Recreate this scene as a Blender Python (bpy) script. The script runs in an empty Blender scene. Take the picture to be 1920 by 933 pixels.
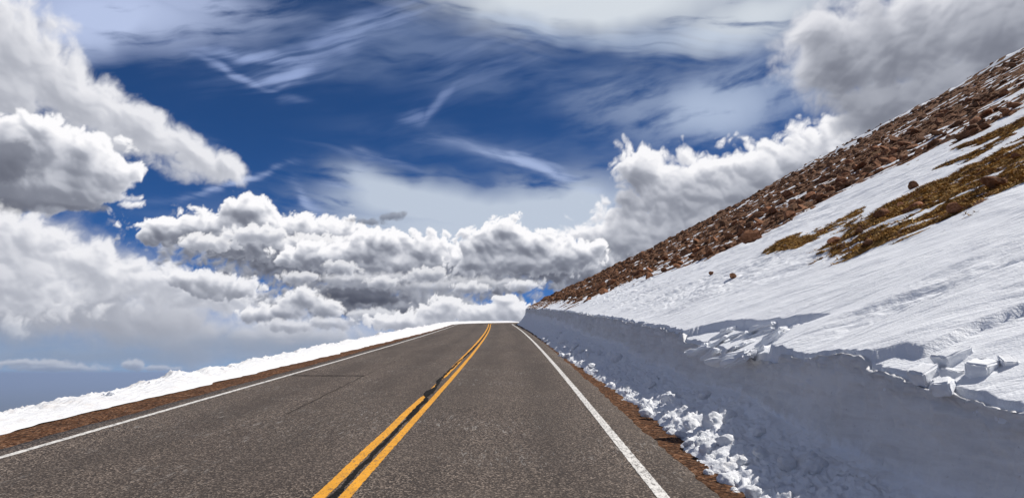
import bpy, bmesh, math, random
import numpy as np

C = bpy.context.scene.collection
scene = bpy.context.scene

# ---------------------------------------------------------------- camera
cam_d = bpy.data.cameras.new('camera'); cam = bpy.data.objects.new('camera', cam_d); C.objects.link(cam)
cam.location = (0, 0, 1.6)
cam.rotation_euler = (math.radians(90 + 8.978), 0, 0)
cam_d.sensor_width = 36.0; cam_d.lens = 36.0 * 1478.0 / 1920.0
cam_d.clip_start = 0.1; cam_d.clip_end = 2.0e6
scene.camera = cam

# ---------------------------------------------------------------- sky light, sun, exposure
SUN_EL, SUN_AZ = math.radians(53.0), math.radians(80.0)      # azimuth from +Y towards +X
SUN_DIR = np.array([math.sin(SUN_AZ) * math.cos(SUN_EL), math.cos(SUN_AZ) * math.cos(SUN_EL), math.sin(SUN_EL)])
w = bpy.data.worlds.new("World"); scene.world = w; w.use_nodes = True
nt = w.node_tree; nt.nodes.clear()
sky_n = nt.nodes.new('ShaderNodeTexSky'); sky_n.sky_type = 'NISHITA'; sky_n.sun_disc = False
sky_n.sun_elevation = SUN_EL; sky_n.sun_rotation = SUN_AZ
sky_n.altitude = 4200; sky_n.air_density = 0.6; sky_n.dust_density = 0.0; sky_n.ozone_density = 10.0
bg = nt.nodes.new('ShaderNodeBackground'); bg.inputs['Strength'].default_value = 0.095
wo = nt.nodes.new('ShaderNodeOutputWorld')
hsv = nt.nodes.new('ShaderNodeHueSaturation'); hsv.inputs['Saturation'].default_value = 1.10   # polarised, high-altitude blue
nt.links.new(sky_n.outputs[0], hsv.inputs['Color']); nt.links.new(hsv.outputs[0], bg.inputs[0]); nt.links.new(bg.outputs[0], wo.inputs[0])
sun_d = bpy.data.lights.new('sun', 'SUN'); sun = bpy.data.objects.new('sun', sun_d); C.objects.link(sun)
sun_d.energy = 5.0; sun_d.angle = math.radians(0.53); sun_d.color = (1.0, 0.955, 0.89)
from mathutils import Vector
sun.rotation_euler = Vector(SUN_DIR.tolist()).to_track_quat('Z', 'Y').to_euler()
scene.view_settings.view_transform = 'Standard'; scene.view_settings.look = 'None'
scene.view_settings.exposure = 0.0; scene.view_settings.gamma = 1.0; scene.view_settings.use_curve_mapping = False
scene.cycles.transparent_max_bounces = 16
CLOUD_STRENGTH = 1.0

# ---------------------------------------------------------------- mesh helpers
def tag(o, label=None, cat=None, group=None, kind=None):
    if label: o['label'] = label
    if cat: o['category'] = cat
    if group: o['group'] = group
    if kind: o['kind'] = kind
    elif cat: o['kind'] = 'thing'
    return o
def np_mesh(name, V, F, mat=None, parent=None, smooth=True, fattr=None, cattr=None):
    """one mesh object from arrays: V (n,3), F (m,3 or 4)"""
    V = np.ascontiguousarray(V, np.float32); F = np.ascontiguousarray(F, np.int32)
    me = bpy.data.meshes.new(name)
    me.vertices.add(len(V)); me.vertices.foreach_set('co', V.ravel())
    k = F.shape[1]
    me.loops.add(F.size); me.loops.foreach_set('vertex_index', F.ravel())
    me.polygons.add(len(F)); me.polygons.foreach_set('loop_start', np.arange(len(F), dtype=np.int32) * k)
    me.polygons.foreach_set('use_smooth', np.full(len(F), smooth))
    me.update(calc_edges=True); me.validate()
    for nm, a in (fattr or {}).items():
        me.attributes.new(nm, 'FLOAT', 'POINT').data.foreach_set('value', np.ascontiguousarray(a, np.float32).ravel())
    for nm, a in (cattr or {}).items():
        me.attributes.new(nm, 'FLOAT_COLOR', 'POINT').data.foreach_set('color', np.ascontiguousarray(a, np.float32).ravel())
    if mat: me.materials.append(mat)
    o = bpy.data.objects.new(name, me); C.objects.link(o)
    if parent: o.parent = parent
    return o
def grid_faces(n, m, flip=False):
    i = np.arange(n - 1)[:, None] * m + np.arange(m - 1)[None, :]
    q = np.stack([i, i + 1, i + m + 1, i + m], -1).reshape(-1, 4)
    return q[:, ::-1] if flip else q
def grid(name, P, mat, parent=None, flip=False, fattr=None, cattr=None):
    n, m = P.shape[:2]
    return np_mesh(name, P.reshape(-1, 3), grid_faces(n, m, flip), mat, parent, True, fattr, cattr)

# ---------------------------------------------------------------- material helpers
class Mat:
    def __init__(s, name):
        s.m = bpy.data.materials.new(name); s.m.use_nodes = True; s.t = s.m.node_tree; s.n = s.t.nodes; s.n.clear()
        s.out = s.n.new('ShaderNodeOutputMaterial')
    def node(s, kind, **kw):
        n = s.n.new('ShaderNode' + kind)
        for k, v in kw.items(): setattr(n, k, v)
        return n
    def link(s, a, b): s.t.links.new(a, b)
    def put(s, sock, v):
        if hasattr(v, 'is_linked') or isinstance(v, bpy.types.NodeSocket): s.link(v, sock)
        else: sock.default_value = v
    def math(s, op, a, b=0.0, c=0.0, clamp=False):
        n = s.node('Math', operation=op, use_clamp=clamp)
        for k, v in zip(n.inputs, (a, b, c)): s.put(k, v)
        return n.outputs[0]
    def coords(s, scale=(1, 1, 1), rot=(0, 0, 0), obj=True):
        tc = s.node('TexCoord'); mp = s.node('Mapping')
        s.link(tc.outputs['Object'], mp.inputs[0]); mp.inputs['Scale'].default_value = scale; mp.inputs['Rotation'].default_value = rot
        return mp.outputs[0]
    def noise(s, vec, scale, detail=4, rough=.55, dist=0.0):
        n = s.node('TexNoise'); s.link(vec, n.inputs['Vector'])
        n.inputs['Scale'].default_value = scale; n.inputs['Detail'].default_value = detail
        n.inputs['Roughness'].default_value = rough; n.inputs['Distortion'].default_value = dist
        return n.outputs['Fac']
    def voronoi(s, vec, scale, feat='F1', out='Distance'):
        n = s.node('TexVoronoi', feature=feat); s.link(vec, n.inputs['Vector']); n.inputs['Scale'].default_value = scale
        return n.outputs[out]
    def remap(s, v, a, b, c=0.0, d=1.0):
        n = s.node('MapRange'); n.clamp = True; s.put(n.inputs[0], v)
        for i, k in enumerate((a, b, c, d)): s.put(n.inputs[i + 1], k)
        return n.outputs[0]
    def ramp(s, v, stops):
        n = s.node('ValToRGB'); s.put(n.inputs[0], v); e = n.color_ramp.elements
        while len(e) > 1: e.remove(e[-1])
        e[0].position = stops[0][0]; e[0].color = (*stops[0][1], 1)
        for p, c in stops[1:]:
            k = e.new(p); k.color = (*c, 1)
        return n.outputs[0]
    def mix(s, f, a, b, mode='MIX'):
        n = s.node('Mix', data_type='RGBA', blend_type=mode)
        s.put(n.inputs[0], f)
        for sock, v in ((n.inputs[6], a), (n.inputs[7], b)):
            if isinstance(v, tuple): sock.default_value = (*v, 1) if len(v) == 3 else v
            else: s.link(v, sock)
        return n.outputs[2]
    def attr(s, name):
        n = s.node('Attribute'); n.attribute_name = name; return n
    def bump(s, h, strength=.5, dist=.02, prev=None):
        n = s.node('Bump'); s.link(h, n.inputs['Height']); n.inputs['Strength'].default_value = strength; n.inputs['Distance'].default_value = dist
        if prev is not None: s.link(prev, n.inputs['Normal'])
        return n.outputs[0]
    def finish(s, color, rough=.8, normal=None, spec=.3):
        b = s.node('BsdfPrincipled')
        if isinstance(color, tuple): b.inputs['Base Color'].default_value = (*color, 1)
        else: s.link(color, b.inputs['Base Color'])
        s.put(b.inputs['Roughness'], rough); b.inputs['Specular IOR Level'].default_value = spec
        if normal is not None: s.link(normal, b.inputs['Normal'])
        s.link(b.outputs[0], s.out.inputs[0]); return s.m

# ---------------------------------------------------------------- noise
def _perm(seed):
    r = np.random.RandomState(seed); p = r.permutation(1024); return np.concatenate([p, p, p]), r
def perlin3(x, y, z, seed=0):
    p, r = _perm(seed)
    g = r.normal(size=(1024, 3)).astype(np.float32); g /= np.linalg.norm(g, axis=1, keepdims=True)
    x, y, z = np.broadcast_arrays(np.asarray(x, np.float32), np.asarray(y, np.float32), np.asarray(z, np.float32))
    xi = np.floor(x).astype(np.int32); yi = np.floor(y).astype(np.int32); zi = np.floor(z).astype(np.int32)
    xf, yf, zf = x - xi, y - yi, z - zi
    fd = lambda t: t * t * t * (t * (t * 6 - 15) + 10)
    u, v, w = fd(xf), fd(yf), fd(zf)
    res = 0
    for dx in (0, 1):
        wx = u if dx else 1 - u
        for dy in (0, 1):
            wy = v if dy else 1 - v
            for dz in (0, 1):
                wz = w if dz else 1 - w
                h = p[p[p[(xi + dx) & 1023] + ((yi + dy) & 1023)] + ((zi + dz) & 1023)]
                gg = g[h]
                res = res + wx * wy * wz * (gg[..., 0] * (xf - dx) + gg[..., 1] * (yf - dy) + gg[..., 2] * (zf - dz))
    return res * 1.5
def perlin2(x, y, seed=0):
    p, r = _perm(seed)
    a = r.uniform(0, 2 * np.pi, 1024); gx = np.cos(a).astype(np.float32); gy = np.sin(a).astype(np.float32)
    x, y = np.broadcast_arrays(np.asarray(x, np.float32), np.asarray(y, np.float32))
    xi = np.floor(x).astype(np.int32); yi = np.floor(y).astype(np.int32)
    xf, yf = x - xi, y - yi
    fd = lambda t: t * t * t * (t * (t * 6 - 15) + 10)
    u, v = fd(xf), fd(yf)
    def c(dx, dy):
        h = p[p[(xi + dx) & 1023] + ((yi + dy) & 1023)]
        return gx[h] * (xf - dx) + gy[h] * (yf - dy)
    a0 = c(0, 0); a1 = c(1, 0); b0 = c(0, 1); b1 = c(1, 1)
    t0 = a0 + u * (a1 - a0); t1 = b0 + u * (b1 - b0)
    return (t0 + v * (t1 - t0)) * 1.5
def fbm2(x, y, octv=5, seed=0, gain=0.5, lac=2.03):
    s = 0; a = 1; t = 0
    for i in range(octv):
        s = s + a * perlin2(x * lac ** i + 17.3 * i, y * lac ** i - 9.1 * i, seed + i); t += a; a *= gain
    return s / t
def billow2(x, y, octv=5, seed=0, gain=0.5, lac=2.03):
    s = 0; a = 1; t = 0
    for i in range(octv):
        s = s + a * (1 - 2 * np.abs(perlin2(x * lac ** i + 17.3 * i, y * lac ** i - 9.1 * i, seed + i))); t += a; a *= gain
    return s / t
def sst(a, b, x):
    t = np.clip((x - a) / (b - a), 0, 1); return t * t * (3 - 2 * t)

def puff2(x, y, octv=5, seed=0, gain=0.5, lac=2.07):
    """rounded lumps with sharp creases, about -1..1"""
    s = 0; a = 1; t = 0
    for i in range(octv):
        s = s + a * (3.2 * np.abs(perlin2(x * lac ** i + 17.3 * i, y * lac ** i - 9.1 * i, seed + i)) - .8); t += a; a *= gain
    return s / t

# ---------------------------------------------------------------- road and terrain shape ("road frame": X right, Y along, Z above the road plane)
GRADE = 0.0775            # the road climbs 7.75 %
EYE = 1.6
Y_BEND = 101.0            # where the road starts to swing right
R_BEND = 17.0
Y_TURN = Y_BEND + R_BEND
def cx(y):                # sideways drift of the road centre line before the bend
    y = np.asarray(y, float)
    return -1.35 * (np.clip(y - 14, 0, 90) / 88.0) ** 1.9
S_END = 175.0
def road_path(s):
    """point and right-hand normal of the yellow line (q = 0) at arc length s"""
    s = np.asarray(s, float)
    x = -1.5 + cx(s); y = s.copy()
    e = 0.05; hd = np.arctan2(cx(s + e) - cx(s - e), 2 * e) * (s < Y_BEND)
    x0 = -1.5 + float(cx(Y_BEND))
    a = np.clip((s - Y_BEND) / R_BEND, 0, np.pi / 2)
    bend = s > Y_BEND
    x = np.where(bend, x0 + R_BEND * (1 - np.cos(a)), x)
    y = np.where(bend, Y_BEND + R_BEND * np.sin(a), y)
    ov = np.clip(s - Y_BEND - R_BEND * np.pi / 2, 0, None)
    x = x + ov
    hd = np.where(bend, a, hd)
    return x, y, np.cos(hd), -np.sin(hd)      # normal pointing right
def lip_q(s):             # distance of the snow wall's lip from the yellow line
    return 4.55 + 0.10 * perlin2(s * 0.11, 0.3, 5) + 0.05 * perlin2(s * 0.53, 1.3, 6) + 0.02 * perlin2(s * 2.3, 4.3, 7)
_LZ = np.array([[0, 1.0], [4.7, 1.10], [5.07, 1.07], [5.76, 1.12], [6.23, 1.17], [7.0, 1.22], [7.7, 1.17], [8.6, 1.09], [9.3, 1.13], [11.45, 1.08], [13.5, 1.16], [15.4, 1.21], [20, 1.30], [27.4, 1.43], [42, 1.6], [63, 1.77], [81, 1.88], [100, 1.96], [180, 1.98]])
def lip_jag(s):           # bites and crumbs along the lip: sideways and in height
    g = np.clip((s - 5) / 25, 0, 1)
    a = .035 * puff2(s * .8, .3, 3, 473) + .045 * puff2(s * 3.1, .3, 4, 474, .62)
    b = .05 * puff2(s * 1.7, 5.3, 3, 475) + .035 * puff2(s * 6.1, 5.3, 3, 476, .6)
    return b * (.6 + .6 * g), a * (.55 + .6 * g)
def lip_z(s):
    return np.interp(s, _LZ[:, 0], _LZ[:, 1])
def q_of(X, Y):           # signed distance to the right of the yellow line, rounded over the nose of the hill
    a = X + 1.5 - cx(Y); b = Y_TURN - Y
    k = 7.0
    h = np.clip(0.5 + 0.5 * (b - a) / k, 0, 1)
    return b + (a - b) * h - k * h * (1 - h)
def hill_z(X, Y):         # smooth hill surface in the road frame
    q = q_of(X, Y)
    t = np.clip(q - 4.5, 0, None)
    jq, jz = lip_jag(Y)
    z = lip_z(Y) + jz * np.exp(-t / .22) + 0.46 * t + 0.10 * np.where(t < 24, t * t / 48, t - 12)
    z = z - np.where(t > 44, 0.004 * (t - 44) ** 2, 0)
    return z

# ---------------------------------------------------------------- clouds on the sky dome, in degrees of azimuth / elevation
def blur(a, s):
    """gaussian blur by FFT, s in cells"""
    p = int(4 * s) + 2
    b = np.pad(a, p, mode='edge')
    fy = np.fft.fftfreq(b.shape[0])[:, None]; fx = np.fft.rfftfreq(b.shape[1])[None, :]
    k = np.exp(-2 * (np.pi * s) ** 2 * (fx ** 2 + fy ** 2))
    return np.fft.irfft2(np.fft.rfft2(b) * k, s=b.shape)[p:-p, p:-p].astype(np.float32)
def ell(U, V, b):
    u0, v0, a, c, rot = b[:5]
    r = math.radians(rot); du = U - u0; dv = V - v0
    x = du * math.cos(r) + dv * math.sin(r); y = -du * math.sin(r) + dv * math.cos(r)
    return np.sqrt((x / a) ** 2 + (y / c) ** 2)
def veil(U, V, blobs, seed, fx=.25, fy=.9, rot=0, warp=1.5, lo=-.15, hi=.6, octv=6):
    """thin streaked high cloud: envelope of soft ellipses times stretched noise"""
    e = 0
    wU = U + 1.2 * fbm2(U * .22, V * .22, 3, seed + 31); wV = V + .8 * fbm2(U * .22 + 9, V * .22, 3, seed + 33)
    for b in blobs:
        g = b[5] * np.exp(-1.4 * ell(wU, wV, b) ** 2.4)
        e = np.maximum(e, g) + .25 * np.minimum(e, g)
    r = math.radians(rot)
    x = U * math.cos(r) + V * math.sin(r); y = -U * math.sin(r) + V * math.cos(r)
    x = x + warp * fbm2(U * .12, V * .18, 3, seed + 5); y = y + warp * .8 * fbm2(U * .13 + 7, V * .2, 3, seed + 6)
    n = fbm2(x * fx, y * fy, octv, seed, .54)
    n = .5 + n * 1.1
    return np.clip(e * sst(lo, hi, n * .8 + (e - .5) * .5), 0, 1)
def shift(a, di, dj):
    """a sampled at (i+di, j+dj), bilinear, edge clamped"""
    h, w = a.shape
    i0 = int(math.floor(di)); j0 = int(math.floor(dj)); fi = di - i0; fj = dj - j0
    ii = np.clip(np.arange(h) + i0, 0, h - 1); i2 = np.clip(ii + 1, 0, h - 1)
    jj = np.clip(np.arange(w) + j0, 0, w - 1); j2 = np.clip(jj + 1, 0, w - 1)
    r0 = a[ii] * (1 - fi) + a[i2] * fi
    return r0[:, jj] * (1 - fj) + r0[:, j2] * fj
def vol(U, V, step, blobs, seed, size=1.6, amp=.55, fine=.35, soft=.35, sun=(.35, .94), reach=2.6, sig=1.5, hi=.95, amb=.30, base=None, relief=.5, bias=.0, wisp=.0, gain=.52, stretch=1.0, pw=1.0):
    """cloud sheet: envelope + lumpy noise -> opacity; brightness by how much cloud lies toward the sun"""
    wu = .35 * size * fbm2(U / size * .7 + 3, V / size * .7, 4, seed + 1); wv = .35 * size * fbm2(U / size * .7, V / size * .7 + 5, 4, seed + 2)
    Uw, Vw = U + wu, V + wv
    env = np.full(U.shape, -3.0, np.float32)
    for b in blobs:
        e = (1 - ell(U + .5 * wu, V + .5 * wv, b)) * (b[5] if len(b) > 5 else 1.0)
        k = .22; h = np.clip(.5 + .5 * (e - env) / k, 0, 1)
        env = env + (e - env) * h + k * h * (1 - h)
    p1 = puff2(Uw / size / stretch, Vw / size, 7, seed + 5, gain)
    f1 = fbm2(Uw / size * .8, Vw / size * .9, 7, seed + 15, .58)
    mix = np.clip(wisp, 0, 1)
    nz = p1 * (1 - mix) + 1.3 * f1 * mix
    D = env + amp * nz + bias
    sf = soft
    al = sst(0, 1, D / sf)
    al = np.where(env < -1.2, 0, al)
    rho = np.clip(D * 1.1, 0, 1)
    S = 0
    ns = 9; tot = 0
    n = np.hypot(*sun); sx, sy = sun[0] / n, sun[1] / n
    for i in range(ns):
        t = reach * ((i + .6) / ns) ** 1.6
        w = reach / ns * 1.6 * ((i + .6) / ns) ** .6
        S = S + w * shift(rho, t * sy / step, t * sx / step)
    lit = np.exp(-sig * S / reach * 2.0)
    # relief of the lumps: brighter where the surface turns to the sun
    Hh = blur(np.clip(D, -.2, 1.4) * size * .8, .05 / step)
    rel = 0
    for s, w in ((.04, .35), (.13, .4), (.4, .25)):
        gy, gx = np.gradient(blur(Hh, s / step), step)
        g = -(gx * sx + gy * sy)
        rel = rel + w * g / np.sqrt(1 + g * g)
    I = amb + (1 - amb) * lit ** pw + relief * rel * (.35 + .65 * lit)
    thin = 1 - sst(0, 1.0, D / sf * .7)
    I = I + .12 * thin
    if base is not None:
        bb = sst(base[0], base[1], V + .45 * fbm2(U * .5, V * .9, 4, seed + 21))
        I = I * (base[2] + (1 - base[2]) * bb)
    return al, hi * np.clip(I, .03, 1.0)

# layers back to front: (azimuth, elevation, half-width, half-height in degrees, tilt) of each mass
CLOUDS = [
    ('veil', [(7.79, 25.93, 12.71, 2.39, 0, 1.0), (2.06, 26.48, 10.01, 1.93, 0, 0.9), (18.29, 24.3, 7.7, 2.31, 10, 0.9)], dict(seed=40, fx=0.1, fy=0.8, rot=-6, warp=1.2, hi=0.42), (0.72, 0.77, 0.82), 0.92),
    ('veil', [(10.93, 23.43, 10.01, 1.16, -6, 0.6), (1.64, 24.53, 6.16, 0.92, -12, 0.5)], dict(seed=44, fx=0.1, fy=1.4, rot=-8, warp=1.0, hi=0.6), (0.55, 0.65, 0.82), 0.8),
    ('veil', [(-28.97, 22.75, 10.78, 2.31, 5, 0.95), (-30.09, 21.06, 4.62, 1.54, 25, 0.8), (-23.74, 24.53, 7.7, 1.31, 0, 0.7)], dict(seed=50, fx=0.15, fy=1.0, rot=14, warp=1.2, hi=0.55), (0.56, 0.65, 0.9), 0.85),
    ('veil', [(14.61, 18.44, 6.54, 2.69, 8, 0.95), (9.22, 19.34, 5.78, 2.69, 0, 0.45), (19.12, 19.29, 4.62, 3.85, 0, 0.55)], dict(seed=60, fx=0.2, fy=0.7, rot=12, warp=1.2, hi=0.62), (0.5, 0.59, 0.76), 0.8),
    ('veil', [(-6.31, 12.06, 9.24, 2.0, 0, 1.0), (-9.45, 13.12, 4.24, 1.54, -22, 0.9), (0.79, 11.17, 9.24, 2.69, 0, 1.0), (5.52, 11.89, 4.62, 3.08, 0, 0.95), (-3.93, 9.98, 16.17, 1.93, 0, 0.9)], dict(seed=70, fx=0.2, fy=0.9, rot=-4, warp=1.2, hi=0.45), (0.54, 0.61, 0.72), 0.95),
    ('veil', [(-18.88, 21.61, 5.0, 0.62, 4, 0.9), (-19.89, 20.09, 4.24, 0.46, -14, 0.8), (-16.41, 20.64, 3.08, 0.85, 22, 0.95), (-12.5, 23.49, 8.86, 1.16, 24, 0.65), (-5.64, 19.49, 3.46, 0.46, 38, 0.5), (-7.62, 18.48, 1.0, 0.77, 40, 0.45), (-2.44, 22.15, 6.16, 2.31, 20, 0.22)], dict(seed=80, fx=0.14, fy=1.8, rot=18, warp=0.7, lo=-0.1, hi=0.72, octv=6), (0.44, 0.55, 0.88), 0.66),
    ('veil', [(1.99, 14.82, 5.0, 0.62, -20, 0.9), (0.0, 15.79, 5.78, 0.46, -10, 0.6), (-20.19, 12.87, 4.24, 0.35, 20, 0.85), (-21.33, 14.39, 1.54, 1.16, -50, 0.6), (-14.35, 11.95, 2.69, 0.46, -35, 0.6), (-10.28, 15.17, 4.62, 0.46, -8, 0.3), (-12.53, 13.55, 2.31, 1.0, 30, 0.3)], dict(seed=90, fx=0.2, fy=1.8, rot=-10, warp=0.7, lo=-0.1, hi=0.7, octv=6), (0.48, 0.58, 0.85), 0.8),
    ('veil', [(-8.12, 23.06, 13.09, 2.69, 8, 0.55), (1.62, 21.06, 9.24, 2.31, -5, 0.5), (-15.98, 23.52, 7.7, 1.54, 14, 0.5), (-2.4, 16.16, 10.01, 1.54, -6, 0.45)], dict(seed=98, fx=0.12, fy=0.7, rot=8, warp=1.0, lo=-0.2, hi=0.8, octv=5), (0.34, 0.43, 0.64), 0.55),
    ('vol', [(-31.4, 4.58, 13.86, 5.78, 0), (-25.3, 3.45, 14.63, 3.85, -8), (-16.5, 2.56, 13.86, 2.31, 0), (-32.77, 7.45, 6.54, 3.08, 0), (-27.98, 6.1, 7.31, 2.69, -20)], dict(seed=110, size=2.8, amp=0.4, soft=0.8, wisp=0.7, hi=0.66, amb=0.58, sig=0.9, reach=4, relief=0.2), None, 1),
    ('vol', [(12.5, 12.8, 5.39, 3.23, 5), (9.68, 14.44, 2.69, 2.0, 0), (17.71, 13.24, 5.78, 3.0, 20), (20.99, 14.43, 4.62, 2.54, 25), (8.97, 9.5, 5.39, 3.23, 0), (13.52, 9.73, 7.31, 3.46, 20), (6.61, 7.24, 4.24, 2.12, 0), (25.52, 16.06, 5.0, 1.73, 25)], dict(seed=120, size=2.2, amp=0.48, soft=0.3, wisp=0.2, hi=0.97, amb=0.3, sig=1.25, reach=3.2, relief=0.34, gain=0.48, base=(4.0, 10.5, 0.45)), None, 1),
    ('vol', [(27.2, 20.93, 8.08, 4.62, 0), (33.09, 20.77, 7.7, 5.39, 0), (23.48, 20.84, 4.04, 3.85, 0), (30.72, 17.66, 6.93, 3.46, 0), (26.27, 17.34, 5.0, 2.69, 0), (22.2, 22.74, 2.69, 1.93, 0)], dict(seed=131, size=3.4, amp=0.5, soft=0.5, wisp=0.55, hi=0.8, amb=0.3, sig=1.2, reach=4.0, sun=(-0.3, 0.9), relief=0.25, gain=0.48), None, 1),
    ('vol', [(-33.54, 19.4, 5.0, 3.66, -30), (-30.08, 17.27, 5.78, 2.77, -28), (-25.83, 15.84, 5.39, 2.0, -28), (-22.74, 14.79, 3.46, 1.46, -28), (-33.9, 17.09, 4.24, 2.31, 0), (-20.25, 13.95, 1.77, 1.16, -40)], dict(seed=140, size=2.4, amp=0.5, soft=0.5, wisp=0.55, hi=0.86, amb=0.52, sig=0.8, reach=2.6, sun=(0.6, 0.7), relief=0.25), None, 1),
    ('vol', [(-32.17, 13.79, 3.66, 2.39, 0), (-28.8, 12.96, 3.27, 2.31, -10), (-32.87, 11.88, 2.69, 2.46, 0), (-30.51, 11.5, 4.24, 1.54, 0), (-32.0, 15.14, 2.31, 1.23, 0), (-29.51, 14.09, 1.93, 1.39, 0)], dict(seed=150, size=2.0, amp=0.4, soft=0.22, wisp=0.08, hi=1.0, amb=0.3, sig=1.2, reach=2.4, sun=(0.45, 0.8), relief=0.36, gain=0.48), None, 1),
    ('vol', [(-33.5, 12.61, 2.31, 1.69, 0), (-33.05, 10.71, 3.46, 1.0, 0), (-29.84, 10.56, 2.31, 0.54, 0)], dict(seed=152, size=1.6, amp=0.5, soft=0.5, wisp=0.5, hi=0.26, amb=0.6, sig=0.8, reach=1.5, relief=0.25), None, 0.9),
    ('vol', [(-32.26, 8.15, 5.0, 1.93, -20), (-28.03, 6.79, 5.0, 1.77, -22), (-23.18, 5.64, 5.39, 1.77, -14), (-33.18, 5.79, 6.93, 3.46, 0), (-19.77, 5.04, 3.46, 1.31, -10)], dict(seed=160, size=1.9, amp=0.5, soft=0.45, wisp=0.35, hi=0.92, amb=0.58, sig=0.8, reach=1.8, relief=0.34), None, 0.95),
    ('vol', [(-15.29, 7.78, 10.01, 2.89, -6), (-9.29, 7.01, 10.78, 2.93, 0), (-3.12, 7.09, 9.24, 2.31, 0), (2.73, 7.48, 6.93, 1.77, 0), (-12.24, 5.24, 7.7, 1.93, 0), (-6.95, 4.74, 8.08, 1.77, 0), (-17.48, 8.44, 7.7, 1.93, -10)], dict(seed=170, size=1.3, amp=0.62, soft=0.5, wisp=0.3, hi=0.62, amb=0.3, sig=1.1, reach=1.1, relief=0.6), None, 1),
    ('vol', [(-18.69, 11.14, 2.12, 1.31, 0), (-21.07, 9.78, 3.66, 1.39, 0), (-23.42, 9.48, 2.69, 1.08, 0), (-16.1, 9.81, 4.43, 1.54, 0), (-24.41, 9.41, 1.54, 1.08, 0), (-18.58, 8.94, 6.54, 1.31, -5), (-13.15, 9.82, 3.46, 1.39, 0)], dict(seed=181, size=1.3, amp=0.44, soft=0.2, wisp=0.1, hi=1.0, amb=0.27, sig=1.25, reach=1.5, relief=0.55, gain=0.5, base=(6.2, 7.9, 0.5)), None, 1),
    ('vol', [(-18.25, 9.51, 2.69, 0.77, 0), (-14.24, 9.14, 3.08, 0.77, 0), (-21.35, 8.79, 2.31, 0.69, 0)], dict(seed=185, size=1.0, amp=0.5, soft=0.25, wisp=0.15, hi=1.0, amb=0.42, sig=1.0, reach=1.0, relief=0.5), None, 0.85),
    ('vol', [(-9.35, 9.3, 2.39, 1.23, 0), (-10.84, 8.38, 4.24, 1.23, 0), (-6.25, 8.71, 2.77, 1.46, 0), (-4.49, 8.04, 2.77, 1.31, 0), (-13.83, 8.14, 3.46, 1.16, 0), (-7.77, 7.61, 5.39, 1.08, 0)], dict(seed=191, size=1.2, amp=0.44, soft=0.2, wisp=0.1, hi=1.0, amb=0.28, sig=1.2, reach=1.4, relief=0.55, base=(5.2, 6.8, 0.45)), None, 1),
    ('vol', [(-0.59, 10.2, 1.77, 1.16, 0), (-1.57, 9.3, 2.85, 1.39, 0), (1.18, 9.15, 3.0, 1.39, 0), (3.72, 8.36, 3.08, 1.46, 0), (0.0, 7.99, 5.39, 1.08, 0), (5.28, 8.73, 1.77, 1.08, 0)], dict(seed=201, size=1.2, amp=0.44, soft=0.2, wisp=0.1, hi=1.0, amb=0.28, sig=1.2, reach=1.4, relief=0.55, base=(4.7, 6.4, 0.42)), None, 1),
    ('vol', [(-20.85, 5.91, 2.31, 1.23, -10), (-19.29, 5.79, 1.77, 0.92, 0), (-22.55, 6.2, 1.54, 0.77, 0)], dict(seed=211, size=1.0, amp=0.5, soft=0.28, wisp=0.3, hi=0.95, amb=0.36, sig=1.1, reach=1.1, relief=0.5), None, 0.95),
    ('vol', [(-14.82, 5.18, 1.69, 1.0, 0), (-13.33, 4.54, 1.69, 0.69, 0), (-16.22, 4.29, 2.08, 0.69, 0), (-17.63, 4.0, 1.93, 0.62, 0)], dict(seed=221, size=0.9, amp=0.5, soft=0.3, wisp=0.35, hi=0.95, amb=0.34, sig=1.1, reach=1.0, relief=0.5), None, 0.95),
    ('vol', [(-11.89, 5.62, 2.31, 0.54, 0), (-10.0, 5.28, 2.69, 0.62, 0)], dict(seed=223, size=1.0, amp=0.6, soft=0.5, wisp=0.6, hi=0.14, amb=0.5, sig=1.1, reach=1.0, relief=0.4), None, 0.85),
    ('vol', [(-11.54, 6.58, 3.08, 0.54, 0), (-8.52, 6.83, 2.54, 0.54, 0), (-6.21, 6.1, 3.46, 0.69, 0), (-3.12, 6.51, 3.08, 0.62, 0), (0.0, 6.52, 2.69, 0.39, 0)], dict(seed=225, size=1.0, amp=0.6, soft=0.55, wisp=0.6, hi=0.8, amb=0.4, sig=1.0, reach=1.0, relief=0.4), None, 0.7),
    ('vol', [(-12.32, 7.5, 1.54, 0.62, 0), (-9.27, 6.43, 1.39, 0.54, 0), (-6.22, 7.06, 1.77, 0.62, 0), (-3.11, 6.12, 1.54, 0.54, 0), (0.78, 6.32, 1.69, 0.46, 0), (-15.24, 6.66, 1.54, 0.54, 0)], dict(seed=227, size=0.8, amp=0.55, soft=0.35, wisp=0.35, hi=0.92, amb=0.36, sig=1.1, reach=0.9, relief=0.5), None, 0.8),
    ('vol', [(-9.97, 4.14, 2.31, 0.62, 0), (-12.93, 3.53, 2.31, 0.54, 0), (-15.82, 3.3, 2.31, 0.54, 0)], dict(seed=229, size=0.9, amp=0.5, soft=0.4, wisp=0.4, hi=0.8, amb=0.45, sig=1.0, reach=0.9, relief=0.4), None, 0.85),
    ('vol', [(-4.65, 4.88, 1.69, 0.77, 0), (-5.41, 4.26, 2.31, 0.92, 0), (-2.32, 4.27, 2.54, 0.85, 0), (0.0, 4.47, 2.16, 1.0, 0), (1.55, 4.08, 2.08, 0.85, 0), (-0.58, 5.16, 1.08, 0.58, 0), (-7.69, 3.59, 3.46, 0.77, 0)], dict(seed=231, size=1.0, amp=0.46, soft=0.24, wisp=0.2, hi=0.92, amb=0.45, sig=0.9, reach=1.2, relief=0.45), None, 1),
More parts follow.
